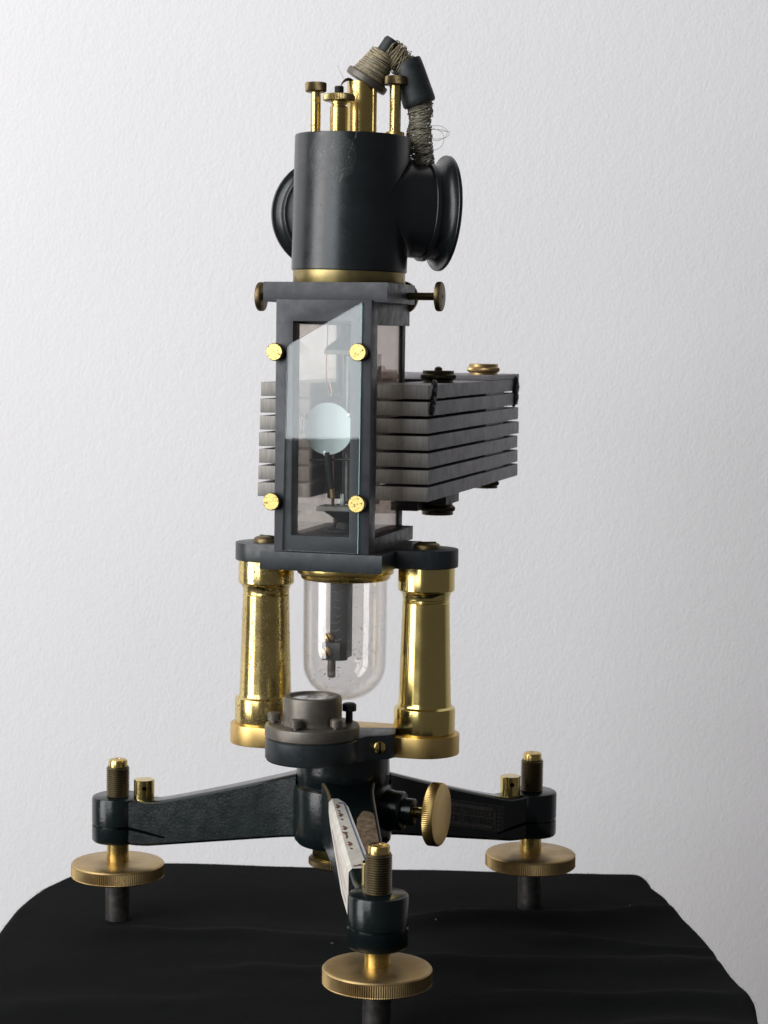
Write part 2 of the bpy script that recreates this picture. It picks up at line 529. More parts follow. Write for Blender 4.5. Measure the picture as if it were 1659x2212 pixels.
WALLY = 2300
bm = bmesh.new()
vs_ = [bm.verts.new(p) for p in ((-9000, WALLY, -4200), (9000, WALLY, -4200), (9000, WALLY, 7000), (-9000, WALLY, 7000))]
bm.faces.new(vs_)
wall = fin('wall', bm, 'wall', flat=True)
wall['kind'] = 'structure'

def cloth_mesh():
    ctrl = [(742, 560), (735, 632), (712, 660), (575, 664), (375, 674), (0, 694), (-300, 704), (-490, 706), (-600, 664), (-662, 604), (-712, 500), (-730, 420),
            (-748, 266), (-757, 130), (-768, -400), (-780, -1000), (-740, -1420), (-600, -1500), (0, -1510), (700, -1500), (840, -1420), (850, -1000), (824, -455),
            (832, -276), (815, -80), (804, 70), (790, 210), (768, 340), (761, 458)]
    ring = []
    n = len(ctrl)
    for i in range(n):
        p0, p1, p2, p3 = (Vector(ctrl[(i + k) % n]) for k in (-1, 0, 1, 2))
        for k in range(14):
            t = k / 14
            ring.append(0.5 * ((2 * p1) + (p2 - p0) * t + (2 * p0 - 5 * p1 + 4 * p2 - p3) * t * t + (3 * p1 - p0 - 3 * p2 + p3) * t ** 3))
    nr = len(ring)
    for i, p in enumerate(ring):
        k = 1 + 0.006 * mnoise.noise(Vector((p.x / 130, p.y / 130, 2))) + 0.0008 * mnoise.noise(Vector((p.x / 22, p.y / 22, 5)))
        ring[i] = Vector((20, -380)) + (p - Vector((20, -380))) * k
    c = Vector((20, -380))
    folds = [  # (x0,y0,x1,y1,height,width): soft ridges in the cloth
        (130, 215, 800, 330, 22, 55), (60, -130, 840, -40, 14, 60), (300, -330, 860, -260, 12, 55), (420, 120, 840, 30, 12, 40),
        (-520, 150, 90, 20, 9, 45), (-300, -120, 60, -160, 6, 50), (-740, -420, -200, -380, 6, 70), (500, -520, 860, -480, 13, 60)]
    feet = [(80.6, -554.6), (440.0, 347.1), (-520.6, 207.5)]
    def zf(x, y):
        z = 0.0
        for x0, y0, x1, y1, h, wd in folds:
            d = Vector((x1 - x0, y1 - y0)); L = d.length; d /= L
            q = Vector((x - x0, y - y0)); s = q.dot(d); e = q.x * -d.y + q.y * d.x
            e += 22 * math.sin(s / 130 + x0) + 38 * mnoise.noise(Vector((x / 150, y / 150, x0 / 90)))
            k = max(0, min(1, (s + 60) / 160)) * max(0, min(1, (L + 60 - s) / 160))
            wdd = wd * (0.5 if e > 0 else 1.25)
            z += h * k * math.exp(-(e / wdd) ** 2)
        z += 4 * mnoise.noise(Vector((x / 190, y / 190, 3))) + 0.7 * mnoise.noise(Vector((x / 50, y / 60, 7)))
        f = min(1.0, min((Vector((x, y)) - Vector(q)).length for q in feet) / 75)
        return z * f * f
    bm = bmesh.new()
    rows = []
    NI = 90
    for j in range(1, NI + 1):
        t = (j / NI)
        rows.append([(c.x + (p.x - c.x) * t, c.y + (p.y - c.y) * t, None) for p in ring])
    nrm = []
    for i in range(nr):
        d = ring[(i + 1) % nr] - ring[i - 1]
        nrm.append(Vector((d.y, -d.x)).normalized())
    if (nrm[0].dot(ring[0] - c)) < 0:
        nrm = [-v for v in nrm]
    R = 26
    for j in range(1, 9):
        a = j / 8 * PI / 2
        rows.append([(ring[i].x + nrm[i].x * R * math.sin(a), ring[i].y + nrm[i].y * R * math.sin(a), -R * (1 - math.cos(a))) for i in range(nr)])
    for j in range(1, 31):
        h = j * 45
        row = []
        for i in range(nr):
            s = i / nr * 2 * PI
            g = (math.sin(s * 13 + 1) + 0.7 * math.sin(s * 23 + 2.2) + 0.5 * math.sin(s * 41)) * min(1, h / 500) * 18 + h * 0.05
            row.append((ring[i].x + nrm[i].x * (R + g), ring[i].y + nrm[i].y * (R + g), -R - h))
        rows.append(row)
    grid = []
    for j, row in enumerate(rows):
        g = []
        for i, (x, y, z) in enumerate(row):
            base = zf(x, y)
            if z is None:
                zz = base
            else:
                zz = base * max(0, 1 + z / 120) + z
            g.append(bm.verts.new((x, y, zz - ZT)))
        grid.append(g)
    cloth_mesh.edge = [v.co.copy() for row in grid[NI - 4:NI + 7] for v in row]
    cv = bm.verts.new((c.x, c.y, zf(c.x, c.y) - ZT))
    for i in range(nr):
        k = (i + 1) % nr
        bm.faces.new((cv, grid[0][i], grid[0][k]))
        for j in range(len(grid) - 1):
            bm.faces.new((grid[j][i], grid[j + 1][i], grid[j + 1][k], grid[j][k]))
    return bm
cloth = fin('table_cloth', cloth_mesh(), 'cloth', ang=180)
tag(cloth, 'black felt cloth draped over the stand beneath the brass instrument', 'cloth')
bm = bmesh.new()
for _ in range(5):
    x, y = rnd.uniform(-620, 700), rnd.uniform(-480, 350)
    a = rnd.uniform(0, 6.3); l = rnd.uniform(2, 6)
    tube([(x, y, 16), (x + math.cos(a) * l, y + math.sin(a) * l, 19), (x + math.cos(a + .6) * l * 1.6, y + math.sin(a + .6) * l * 1.6, 15)], 0.35, 4, bm)
bm.transform(Matrix.Translation((0, 0, -ZT)))
lint = fin('lint', bm, 'wire', cloth)
lint['kind'] = 'stuff'
bm = bmesh.new()
edge = [p for p in cloth_mesh.edge if p.y > -700]
for _ in range(5200):          # short felt fibres standing off the rounded edge
    p = rnd.choice(edge) + Vector((rnd.uniform(-6, 6), rnd.uniform(-6, 6), 0.3))
    d = Vector((rnd.uniform(-1, 1), rnd.uniform(-1, 1), rnd.uniform(0.0, 1.0))).normalized() * rnd.uniform(1.5, 5)
    q = Vector((-d.y, d.x, 0)).normalized() * 0.28
    bm.faces.new([bm.verts.new(v) for v in (p - q, p + q, p + d)])
fuzz = fin('felt_fuzz', bm, 'cloth', cloth, flat=True)
fuzz['kind'] = 'stuff'

# ------------------------------------------------------------------ the instrument
G = bpy.data.objects.new('galvanometer', None)
G.empty_display_size = 0.05
col.objects.link(G)
tag(G, 'antique brass and black galvanometer on a three-legged levelling base, standing on black cloth', 'galvanometer')

# --- tripod: hub, legs, levelling screws
hub = fin('hub', lathe([(0, -889), (101, -889), (102, -935), (103, -960), (100.5, -964), (100.5, -969), (107, -974), (109, -984), (109.5, -1075),
                        (106, -1092), (98, -1101), (0, -1101)], 96), 'cast', G)
nut = fin('hub_nut', lathe([(0, -1099), (66, -1099), (66, -1132), (64, -1136), (0, -1136)], 64), 'brass', hub)
fin('knurled_ring', lathe([(0, -1134), (70, -1134), (74, -1137, 1), (74, -1148, 1), (70, -1151), (0, -1151)], 160), 'bronze', hub)

RF = 560.4
PHI = -1.4265
DZ = {0: -5, 1: -1, 2: 6}
def leg_half(s):
    t = (s - 90) / (500 - 90)
    return 51 + (36 - 51) * t
def leg_top(s, k):
    t = (s - 100) / (470 - 100)
    return -951 + (-1060 + DZ[k] + 951) * (1.12 * t - 0.12 * t * t)
def leg_bot(s, k):
    t = (s - 100) / (470 - 100)
    return -1090 + (-1160 + DZ[k] + 1090) * t
legs = []
for k in range(3):
    a = PHI + k * 2 * PI / 3
    T = Matrix.Rotation(a, 4, 'Z')
    bm = bmesh.new()
    rings = []
    for i in range(15):
        s = 88 + (528 - 88) * i / 14
        h = leg_half(s)
        zt = max(leg_top(min(s, 480), k), -1058 + DZ[k]) if s < 480 else -1058.5 + DZ[k]
        zb = leg_bot(min(s, 480), k)
        ch = 6
        flare = 7 * math.exp(-(s - 88) / 16)
        h += flare
        pts = [(-h + ch, zb), (h - ch, zb), (h, zb + ch), (h, zt - ch), (h - ch * .7, zt - 1.4), (h - ch * 2, zt), (-h + ch * 2, zt), (-h + ch * .7, zt - 1.4), (-h, zt - ch), (-h, zb + ch)]
        rings.append([bm.verts.new((s, y, z)) for y, z in pts])
    m = len(rings[0])
    for p, q in zip(rings[:-1], rings[1:]):
        for i in range(m):
            bm.faces.new((p[i], p[(i + 1) % m], q[(i + 1) % m], q[i]))
    bm.faces.new(rings[0]); bm.faces.new(rings[-1][::-1])
    # split boss that grips the levelling screw
    zt, zb = -1057 + DZ[k], -1163 + DZ[k]
    zs = zt - 62
    boss = lathe([(0, zt), (52, zt), (57, zt - 2), (59, zt - 6), (59, zs), (54, zs - 0.5), (54, zs - 5.5), (59, zs - 6), (59, zb + 6), (56, zb + 1.5), (50, zb), (0, zb)], 72,
                 T=Matrix.Translation((RF, 0, 0)))
    leg = fin('leg', join(bm, boss), 'cast', G, T)
    legs.append(leg)
    # raised black strip painting the shade of the clamp slit, from the boss into the leg, one on each side
    for sgn in (-1, 1):
        bm = bmesh.new()
        P = []
        for (s, z, hh) in ((532, zs - 3, 3.0), (512, zs - 4, 3.4), (470, zs - 8, 3.2), (420, zs - 15, 1.8)):
            y = sgn * (max(leg_half(s), 59 * math.sqrt(max(0, 1 - ((s - RF) / 59) ** 2)) if s > RF - 58 else 0) + 1.0)
            P.append((bm.verts.new((s, y, z - hh)), bm.verts.new((s, y, z + hh))))
        for p, q in zip(P[:-1], P[1:]):
            bm.faces.new((p[0], q[0], q[1], p[1]))
        fin('clamp_slit_shade', bm, 'slot_shade', leg, T, flat=True)
    cs = RF - 68
    fin('clamp_screw', cyl(23.5, -1064 + DZ[k], -1014 + DZ[k], 1.2, 40, Matrix.Translation((cs, 0, 0))), 'brass', leg, T)
    hz = -1031 + DZ[k]
    hole_dir = Vector((math.cos(-PI / 2 - a), math.sin(-PI / 2 - a), 0))
    hole_dir = Matrix.Rotation(0.12, 3, 'Z') @ hole_dir
    fin('screw_hole_shade', lathe([(0, 0), (5.2, 0), (5.2, 0.5), (0, 0.5)], 20, T=axis_to(Vector((cs, 0, hz)) + hole_dir * 23.1, hole_dir)), 'slot_shade', leg, T)  # black disc in place of the shade in a cross hole

    # levelling screw
    T = place(RF * math.cos(a), RF * math.sin(a), 0, a)
    ls = fin('levelling_screw', lathe([(0, -1070), (25, -1070), (25.5, -1150), (25.5, -1209), (0, -1209)], 48), 'brass_worn', G, T)
    prof = [(0, -1072), (26, -1072)]
    z = -1070
    while z < -984:
        prof += [(26.6, z), (24.0, z + 2.4)]
        z += 4.8
    prof += [(24, z), (0, z)]
    fin('thread', lathe(prof, 48), 'thread', ls, T, ang=20)
    fin('cap', lathe([(0, -985), (21.5, -985), (21.5, -972), (20, -968.5), (17, -967), (5, -966.4), (4.2, -970), (0, -970)], 40), 'brass_worn', ls, T)
    fin('knurled_wheel', lathe([(0, -1204.5), (30, -1204.5), (60, -1206), (98, -1206), (104, -1208), (106.6, -1211), (106.6, -1212, 1), (106.6, -1236, 1), (106.6, -1237), (103, -1240), (0, -1240)],
                               300, knurl=1.7), 'brass_dull', ls, T, ang=30)
    fin('foot_post', lathe([(0, -1239), (28, -1239), (28, -1341), (25, -1344.5), (0, -1344.5)], 40), 'steel_dark', ls, T)

# paper label folded over the left edge of the front leg, with print and brown handwriting
A0 = PHI
T0 = Matrix.Rotation(A0, 4, 'Z')
def on_leg(s, u, lift=0.7):
    """u > 0 runs inwards over the top from the left edge, u < 0 down the left side"""
    h = leg_half(s) + 7 * math.exp(-(s - 88) / 16)
    zt = leg_top(min(s, 480), 0)
    if u >= 0:
        return Vector((s, -h + 6 + u, zt + lift))
    return Vector((s, -h - lift, zt - 6 + u))
def sheet(cells, lift, name, mat):
    bm = bmesh.new()
    for quad in cells:
        bm.faces.new([bm.verts.new(on_leg(s, u, lift)) for s, u in quad])
    bmesh.ops.remove_doubles(bm, verts=bm.verts, dist=0.05)
    return fin(name, bm, mat, legs[0], T0, flat=True)
cells = []
N = 16
for i in range(N):
    s0, s1 = 156 + (420 - 156) * i / N, 156 + (420 - 156) * (i + 1) / N
    def wtop(s):
        e = min(1, (s - 156) / 40 + 0.45)
        return (28 + 12 * (s - 156) / 264) * e if s < 412 else 34
    def wside(s):
        return -min(92, 30 + (s - 156) * 0.35) if s > 164 else -22
    cells.append(((s0, 0), (s1, 0), (s1, wtop(s1)), (s0, wtop(s0))))
    cells.append(((s0, 0), (s0, -0.5), (s1, -0.5), (s1, 0)))
    cells.append(((s0, -0.5), (s0, wside(s0)), (s1, wside(s1)), (s1, -0.5)))
sheet(cells, 0.9, 'paper_label', 'paper')
cells = []
for i in range(N):
    s0, s1 = 176 + (412 - 176) * i / N, 176 + (412 - 176) * (i + 1) / N
    u0, u1 = 21 + 10 * (s0 - 176) / 236, 21 + 10 * (s1 - 176) / 236
    cells.append(((s0, u0), (s1, u1), (s1, u1 + 3.4), (s0, u0 + 3.4)))
    cells.append(((s0 + 30, wside(s0) * 0.8), (s0 + 30, wside(s0) * 0.8 - 3), (s1 + 30, wside(s1) * 0.8 - 3), (s1 + 30, wside(s1) * 0.8)) if s1 < 380 else ((s0, u0), (s1, u1), (s1, u1 + 3), (s0, u0 + 3)))
cells.append(((408, 16), (412, 16), (412, 34), (408, 34)))
cells.append(((172, 8), (176, 10), (176, 24), (172, 20)))
sheet(cells, 1.4, 'label_border', 'ink_blue')
cells = []
def stroke(pts, wd):
    for (sa, ua), (sb, ub) in zip(pts[:-1], pts[1:]):
        d = Vector((sb - sa, ub - ua)); nrm = Vector((-d.y, d.x)).normalized() * wd / 2
        cells.append(((sa - nrm.x, ua - nrm.y), (sb - nrm.x, ub - nrm.y), (sb + nrm.x, ub + nrm.y), (sa + nrm.x, ua + nrm.y)))
for s, u in ((180, 3), (212, 4), (262, 5), (322, 6)):
    stroke([(s, u + 1), (s + 3, u + 5), (s + 9, u + 8)], 5)
    stroke([(s + 8, u + 1), (s + 13, u + 5)], 6)
    stroke([(s + 22, u + 3), (s + 27, u + 6)], 4.5)
stroke([(284, 3), (292, 8), (302, 9), (308, 6)], 4)
stroke([(412, 4), (410, 14), (406, 20)], 4)
sheet(cells, 1.6, 'handwriting', 'ink_brown')
cells = []
for s in range(230, 400, 9):
    cells.append(((s, -30 - (s - 230) * .1), (s, -33 - (s - 230) * .1), (s + 6, -33 - (s - 230) * .1), (s + 6, -30 - (s - 230) * .1)))
    cells.append(((s, -40 - (s - 230) * .1), (s, -42 - (s - 230) * .1), (s + 6, -42 - (s - 230) * .1), (s + 6, -40 - (s - 230) * .1)))
sheet(cells, 1.5, 'red_print', 'ink_red')
# dried glue beside the label
bm = bmesh.new()
pts = []
for i in range(40):
    t = 2 * PI * i / 40
    s = 305 + 100 * math.cos(t) * (1 + 0.12 * mnoise.noise(Vector((t * 2, 1, 0))))
    u = 60 + 32 * math.sin(t) * (1 + 0.25 * mnoise.noise(Vector((t * 3, 5, 0)))) - (s - 305) * 0.04
    u = min(u, 2 * (leg_half(s) - 7))
    pts.append(bm.verts.new(on_leg(s, max(u, 33), 0.5)))
cvt = bm.verts.new(on_leg(305, 62, 0.5))
for i in range(40):
    bm.faces.new((pts[i], pts[(i + 1) % 40], cvt))
fin('glue_residue', bm, 'residue', legs[0], T0)

# maker's tag on the right leg
A1 = PHI + 2 * PI / 3
T1 = Matrix.Rotation(A1, 4, 'Z')
def tag_pt(s, v, lift):
    h = leg_half(s)
    return Vector((s, -h - lift, (leg_top(s, 1) + leg_bot(s, 1)) / 2 + v))
def tag_rects(rects, lift, name, mat):
    bm = bmesh.new()
    for s0, s1, v0, v1 in rects:
        bm.faces.new([bm.verts.new(tag_pt(s, v, lift)) for s, v in ((s0, v0), (s1, v0), (s1, v1), (s0, v1))])
    return fin(name, bm, mat, legs[1], T1, flat=True)
tag_rects([(190, 440, -32, 32)], 0.5, 'maker_tag', 'tagdark')
R_ = [(194, 436, 28.5, 30), (194, 436, -30, -28.5), (434, 436, -30, 30), (196, 410, 15, 24), (196, 410, -26, -19), (196, 410, -3, 1), (404, 412, -26, 24)]
R_ += [(418, 428, v, v + 4) for v in range(-26, 24, 9)]
tag_rects(R_, 0.9, 'tag_print', 'tag')
cu = bpy.data.curves.new('t', 'FONT')
cu.body = 'BRUXELLES'
cu.size = 24
to = bpy.data.objects.new('t', cu)
col.objects.link(to)
bpy.context.view_layer.update()
tm = bpy.data.meshes.new_from_object(to)
bpy.data.objects.remove(to)
bm = bmesh.new(); bm.from_mesh(tm)
wid = max(v.co.x for v in bm.verts)
for v in bm.verts:
    s = 292 + v.co.x / wid * 108
    v.co = tag_pt(s, -19 + v.co.y * 0.92, 0.9)
fin('tag_lettering', bm, 'tag', legs[1], T1, flat=True)
R_ = []
for row, v0, v1 in ((0, 3, 13),):
    s = 200
    while s < 398:
        wd = rnd.uniform(2, 4.5)
        R_.append((s, s + wd, v0, v1)); s += wd + rnd.uniform(2, 3.5)
s = 200
while s < 280:
    wd = rnd.uniform(2.5, 5); R_.append((s, s + wd, -18, -5)); s += wd + rnd.uniform(3, 4)
tag_rects(R_, 0.9, 'worn_lettering', 'tag')

# side clamp knob on the hub
kd = Vector((math.cos(math.radians(-20)), math.sin(math.radians(-20)), 0))
T = axis_to(Vector((0, 0, -1020)), kd)
ck = fin('clamp_knob', lathe([(0, 202), (60, 202), (66, 204), (68.5, 206, 1), (68.5, 225, 1), (66, 228.5), (62, 229.5), (0, 229.5)], 200), 'brass_matte', G, T)
fin('shaft', lathe([(0, 150), (12, 150), (12, 190), (15, 196), (15, 203), (0, 203)], 32), 'brass', ck, T)
fin('collar', lathe([(0, 90), (50, 90), (46, 112), (43, 122), (43, 138), (39, 143), (30, 145), (29, 165), (25, 168), (0, 168)], 48), 'cast', ck, T)

# --- spirit level on its carrier
LX, LY = -63, -170
T = place(LX, LY)
sl = fin('spirit_level', lathe([(0, -834), (97, -834), (99.5, -831), (100, -812), (98, -808), (94, -806.5), (66, -806), (63, -803), (62, -796), (62, -754), (60, -748.5), (56, -747), (50, -747), (47.5, -749),
                                (47, -755), (0, -755)], 96), 'level', G, T)
fin('level_glass', lathe([(0, -750.5), (30, -751), (47, -753), (47, -754), (0, -754)], 48), 'lens', sl, T)
fin('bubble_ring', lathe([(9, -750.0), (10.5, -750.0), (10.5, -750.6), (9, -750.6), (9, -750.0)], 32), 'steel_dark', sl, T)
for ang, lift, hd in ((176, 0, 13.5), (-112, 0, 14), (-50, 0, 13), (18, 18, 15)):
    x, y = LX + 81 * math.cos(math.radians(ang)), LY + 81 * math.sin(math.radians(ang))
    zb = -807
    prof = [(0, zb), (7.5, zb), (7.5, zb + 5 + lift), (hd, zb + 6 + lift), (hd, zb + 19 + lift), (hd - 2, zb + 21.5 + lift), (hd - 5, zb + 22.5 + lift), (0, zb + 22.5 + lift)]
    fin('screw', lathe(prof, 28), 'level' if lift == 0 else 'black', sl, place(x, y))
car = fin('level_carrier', join(lathe([(0, -834.5), (96, -834.5), (99, -837), (99, -877), (95, -883), (0, -883)], 96, T=T),
                                prism([(LX + 55, LY - 60), (40, -190), (52, -172), (98, -158), (112, -140), (114, -72), (-20, -72), (-120, -100)], -884, -832, 3)), 'base_plate', G)
nd = Vector((0.25, -1, 0)).normalized()
T = axis_to(Vector((78, -165.5, -857)), Vector((0.29, -0.957, 0)))
cs_ = fin('carrier_screw', lathe([(0, -6), (13, -6), (13, 3.5), (11, 5.5), (7, 6.8), (0, 7.2)], 32), 'brass_worn', car, T)
fin('screw_slot', box(-1.6, 1.6, -12, 12, 5, 7.9, 0), 'slot_shade', car, T)

# --- brass foot bar and two columns (housing frame from here on)
def stadium(hx, r, hy=None):
    pts = []
    for i in range(25):
        t = -PI / 2 + PI * i / 24
        pts.append((hx + r * math.cos(t), r * math.sin(t)))
    for i in range(25):
        t = PI / 2 + PI * i / 24
        pts.append((-hx + r * math.cos(t), r * math.sin(t)))
    return pts
XS = 181.6
fin('column_bar', prism(stadium(XS, 76.5), -890, -846, 2.5), 'brass_matte', G, LOC)
colprof = [(0, -847), (66, -847), (66.5, -845), (66.5, -794), (65.5, -790), (62, -788), (59, -786), (57.5, -781), (57, -776), (53.5, -660), (51, -565), (51, -562), (49.8, -560.5), (51, -559), (49.8, -555.5), (51, -554),
           (51.2, -549), (53, -543), (57, -538), (60, -536), (61, -534), (61, -487), (60, -484), (0, -484)]
for s in (-1, 1):
    fin('column', lathe(colprof, 96), 'brass_pit' if s < 0 else 'brass', G, LOC @ Matrix.Translation((s * XS, 0, 0)), ang=25,
        label='pitted and speckled brass column' if s < 0 else 'bright smooth brass column')

# upper base plate with lugs
pts = [(-133, -186), (133, -186), (133, -72)]
for i in range(21):
    t = -1.25 + 2.5 * i / 20
    pts.append((XS + 68 * math.cos(t), 68 * math.sin(t)))
pts += [(133, 72), (133, 150), (-133, 150), (-133, 72)]
for i in range(21):
    t = PI - 1.25 + 2.5 * i / 20
    pts.append((-XS + 68 * math.cos(t), 68 * math.sin(t)))
pts.append((-133, -72))
bp = fin('base_plate', prism(pts, -485, -446, 2), 'base_plate', G, LOC)
for s in (-1, 1):
    T = LOC @ place(s * XS, 0, -447, 0.5 * s)
    fin('lug_screw', slotted(29, 15), 'bronze', bp, T)
    fin('lug_screw_slot', box(-20, 20, -1.8, 1.8, 9, 15.4, 0), 'slot_shade', bp, T)

# --- glass bulb below the plate
fin('bulb_ring', lathe([(0, -484), (103, -484), (104, -486), (105, -504), (103, -507), (98, -509), (97, -515), (95, -518.5), (90, -520), (0, -520)], 96), 'brass_worn', G)
prof = [(91.5, -518)]
prof += [(91.5, -560), (91.5, -620), (91, -680), (90.5, -705)]
for i in range(1, 19):
    t = i / 18 * PI / 2
    prof.append((90.5 * math.cos(t) if i < 18 else 0, -705 - 81 * math.sin(t)))
inner = [(max(0, r - 3), z + (3 if r < 60 else 1)) for r, z in prof][::-1]
fin('glass_bulb', lathe(prof + inner[0:1] + inner[1:], 96), 'bulb', G, ang=80)
# suspended holder inside
hT = LOC
hold = fin('suspension_holder', box(-25, 14, -30, 10, -690, -500, 1.2), 'base_plate', G, hT)
fin('holder_block', prism([(-38, -44), (2, -44), (14, -31), (14, -24), (-38, -24)], -694, -655, 1.5), 'base_plate', hold, hT)
for x, y, z, r in ((-26, -31, -647, 11), (-27, -45, -676, 12)):
    T = hT @ axis_to(Vector((x, y, z)), Vector((0.1, -1, 0)))
    fin('holder_screw', lathe([(0, -3), (r, -3), (r, 3), (r * .8, 5), (0, 6)], 28), 'brass_dull', hold, T)
    fin('slot', box(-1.3, 1.3, -r, r, 4, 6.4, 0), 'slot_shade', hold, T @ Matrix.Rotation(0.5, 4, 'Z'))
fin('holder_pin', lathe([(0, -690), (9, -690), (9, -729), (7, -732), (0, -732)], 28, T=Matrix.Translation((-19, -34, 0))), 'level', hold, hT)
bm = bmesh.new()
for i in range(7):
    z = -545 - i * 17
    x0 = -22 + rnd.uniform(0, 8); l = rnd.uniform(10, 22)
    tube([(x0, -30.6, z), (x0 + l * .5, -31.4, z - 2 + rnd.uniform(-3, 3)), (x0 + l, -30.6, z + rnd.uniform(-5, 5))], 0.45, 4, bm)
for i in range(3):
    cx_, cz = -22 - i * 2, -636 + i * 6
    tube([(cx_ + 14 * math.cos(t), -33, cz + 22 * math.sin(t)) for t in [1.2 + 4 * j / 14 for j in range(15)]], 0.4, 4, bm)
fin('wire_hairs', bm, 'wire', hold, hT)

# --- housing
FY0, FY1 = -181, -135
fin('front_frame', frame(-103.4, 103.4, -446, 80, -66, 60, -411, 35, FY0, FY1, 1.3), 'plate', G, LOC)
fin('top_block', box(-88, 88, FY1, 181, 30, 78, 1.5), 'plate', G, LOC)
fin('bottom_block', box(-101, 101, FY1, 188, -446.5, -416, 1.5), 'plate', G, LOC)
for s in (-1, 1):
    fin('side_glass', box(s * 72 - 2, s * 72 + 2, FY1 - 1, 176, -417, 31, 0), 'dusty', G, LOC)
    fin('rear_clip', box(s * 72 - 4, s * 72 + 6, 158, 184, -118, 31, 1), 'black', G, LOC)
    fin('rear_clip', box(s * 72 - 4, s * 72 + 5, 150, 182, -417, -372, 1), 'black', G, LOC)
fin('rear_glass', box(-68, 68, 174, 178, -417, 31, 0), 'dusty', G, LOC)

# cover glass with its broken, slanting top
def pane(pts, y0, y1):
    bm = bmesh.new()
    f = [bm.verts.new((x, y0, z)) for x, z in pts]
    b = [bm.verts.new((x, y1, z)) for x, z in pts]
    bm.faces.new(f).material_index = 0
    bm.faces.new(b[::-1]).material_index = 0
    for i in range(len(pts)):
        q = bm.faces.new((f[i], b[i], b[(i + 1) % len(pts)], f[(i + 1) % len(pts)]))
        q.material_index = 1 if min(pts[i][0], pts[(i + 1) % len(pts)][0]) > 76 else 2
    return bm
pts = [(-84, -443), (80.2, -444)]
for i in range(1, 40):
    z = -444 + i * 13
    pts.append((80.2 + (83.1 - 80.2) * i / 40 + rnd.uniform(-.35, .35), z))
pts += [(83.1, 75), (60, 62.5), (25, 42.5), (-20, 17), (-55, -3.5), (-70, -11), (-77, -18)]
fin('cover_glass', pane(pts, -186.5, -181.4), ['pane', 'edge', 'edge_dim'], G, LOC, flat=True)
for x, z in ((-100.3, -29), (79.9, -27), (-104.4, -340.7), (81.2, -339.5)):
    T = LOC @ axis_to(Vector((x, -186.6, z)), Vector((0, -1, 0)))
    tn = fin('thumb_nut', lathe([(0, 1), (15.5, 1), (18.6, 2.5, 1), (18.6, 12, 1), (17.6, 13.5), (0, 13.5)], 96, knurl=0.6), 'bronze', G, T)
    fin('nut_face', lathe([(0, 13), (17.3, 13), (17.3, 14.4), (16.6, 15.0), (0, 15.0)], 48), 'brass_face', tn, T, ang=20)
    fin('stud', cyl(6, -14, 2, 0.5, 20, Matrix.Translation((0, 0, 0))), 'black', tn, LOC @ axis_to(Vector((max(min(x, 96), -96), -186.6, z)), Vector((0, -1, 0))))

# interior: mirror, suspension and core
core = fin('core_plate', box(-14, 62, 10, 46, -358, -32, 2), 'interior', G, LOC)
fin('pole_block', box(-66, -34, 70, 120, -352, -150, 3), 'interior', core, LOC)
fin('lower_bell', lathe([(0, -416), (40, -416), (40, -411), (22, -410), (20, -396), (26, -388), (38, -380), (48, -374), (50, -370), (0, -370)], 48), 'interior', core, LOC)
fin('upper_bell', lathe([(0, 31), (20, 31), (20, 8), (26, -2), (38, -11), (48, -19), (50, -24), (0, -24)], 48), 'interior', core, LOC)
fin('ledge', box(-58, 58, -34, 30, -372, -361, 1), 'paleledge', core, LOC)
fin('ledge', box(-44, 58, -34, 30, -34, -23, 1), 'paleledge', core, LOC)
fin('scale_strip', box(14, 19, -60, -56, -345, -36, 0.5), 'paleledge', core, LOC)
comb = bmesh.new()
for i in range(9):
    box(19, 25, -60, -57, -38 - i * 4.2 - 1.6, -38 - i * 4.2, 0, comb)
    box(22, 27, -60, -57, 28 - i * 4.4 - 1.8, 28 - i * 4.4, 0, comb)
fin('comb', comb, 'paleledge', core, LOC)
fin('silver_clip', box(5, 14, -66, -56, -356, -330, 1), 'silver', core, LOC)
fin('red_strip', box(-22, -16, -40, -36, -360, -245, 0.5), 'redbrown', core, LOC)
T = LOC @ axis_to(Vector((-12.5, -98, -190)), Vector((0, -1, 0)))
mir = fin('mirror', lathe([(0, 0), (54.6, 0), (55, 0.5), (55, 3.5), (54.4, 4), (0, 4)], 96), 'mirror', G, T)
for dx, dz, r in ((-46, 25, 5), (49, 29, 4), (-3, -52, 5)):
    fin('mirror_clip', box(-15.5 + dx - r * .8, -15.5 + dx + r * .8, -103, -96, -190 + dz - r, -190 + dz + r, 0.8), 'silver', mir, LOC)
fin('mirror_stem', tube([(-14, -96, -240), (-10, -95, -285), (-5, -94, -318)], lambda t: 8.5 - 2.5 * t, 16), 'black', mir, LOC)
fin('stem_tip', tube([(-6, -94.5, -306), (-2, -94, -336)], 5.4, 16), 'brass_dull', mir, LOC)
fin('cross_rod', tube([(-58, -84, -259), (60, -84, -253)], 2.6, 10), 'steel_dark', mir, LOC)
fin('copper_lead', tube(smooth_path([(-17, -95, 30), (-17.5, -96, -10), (-19, -96, -40), (-19, -96, -80), (-14, -96, -112), (-10, -95, -120), (-7, -94, -112), (-13, -92, -92)]), 1.0, 8), 'copper', G, LOC)

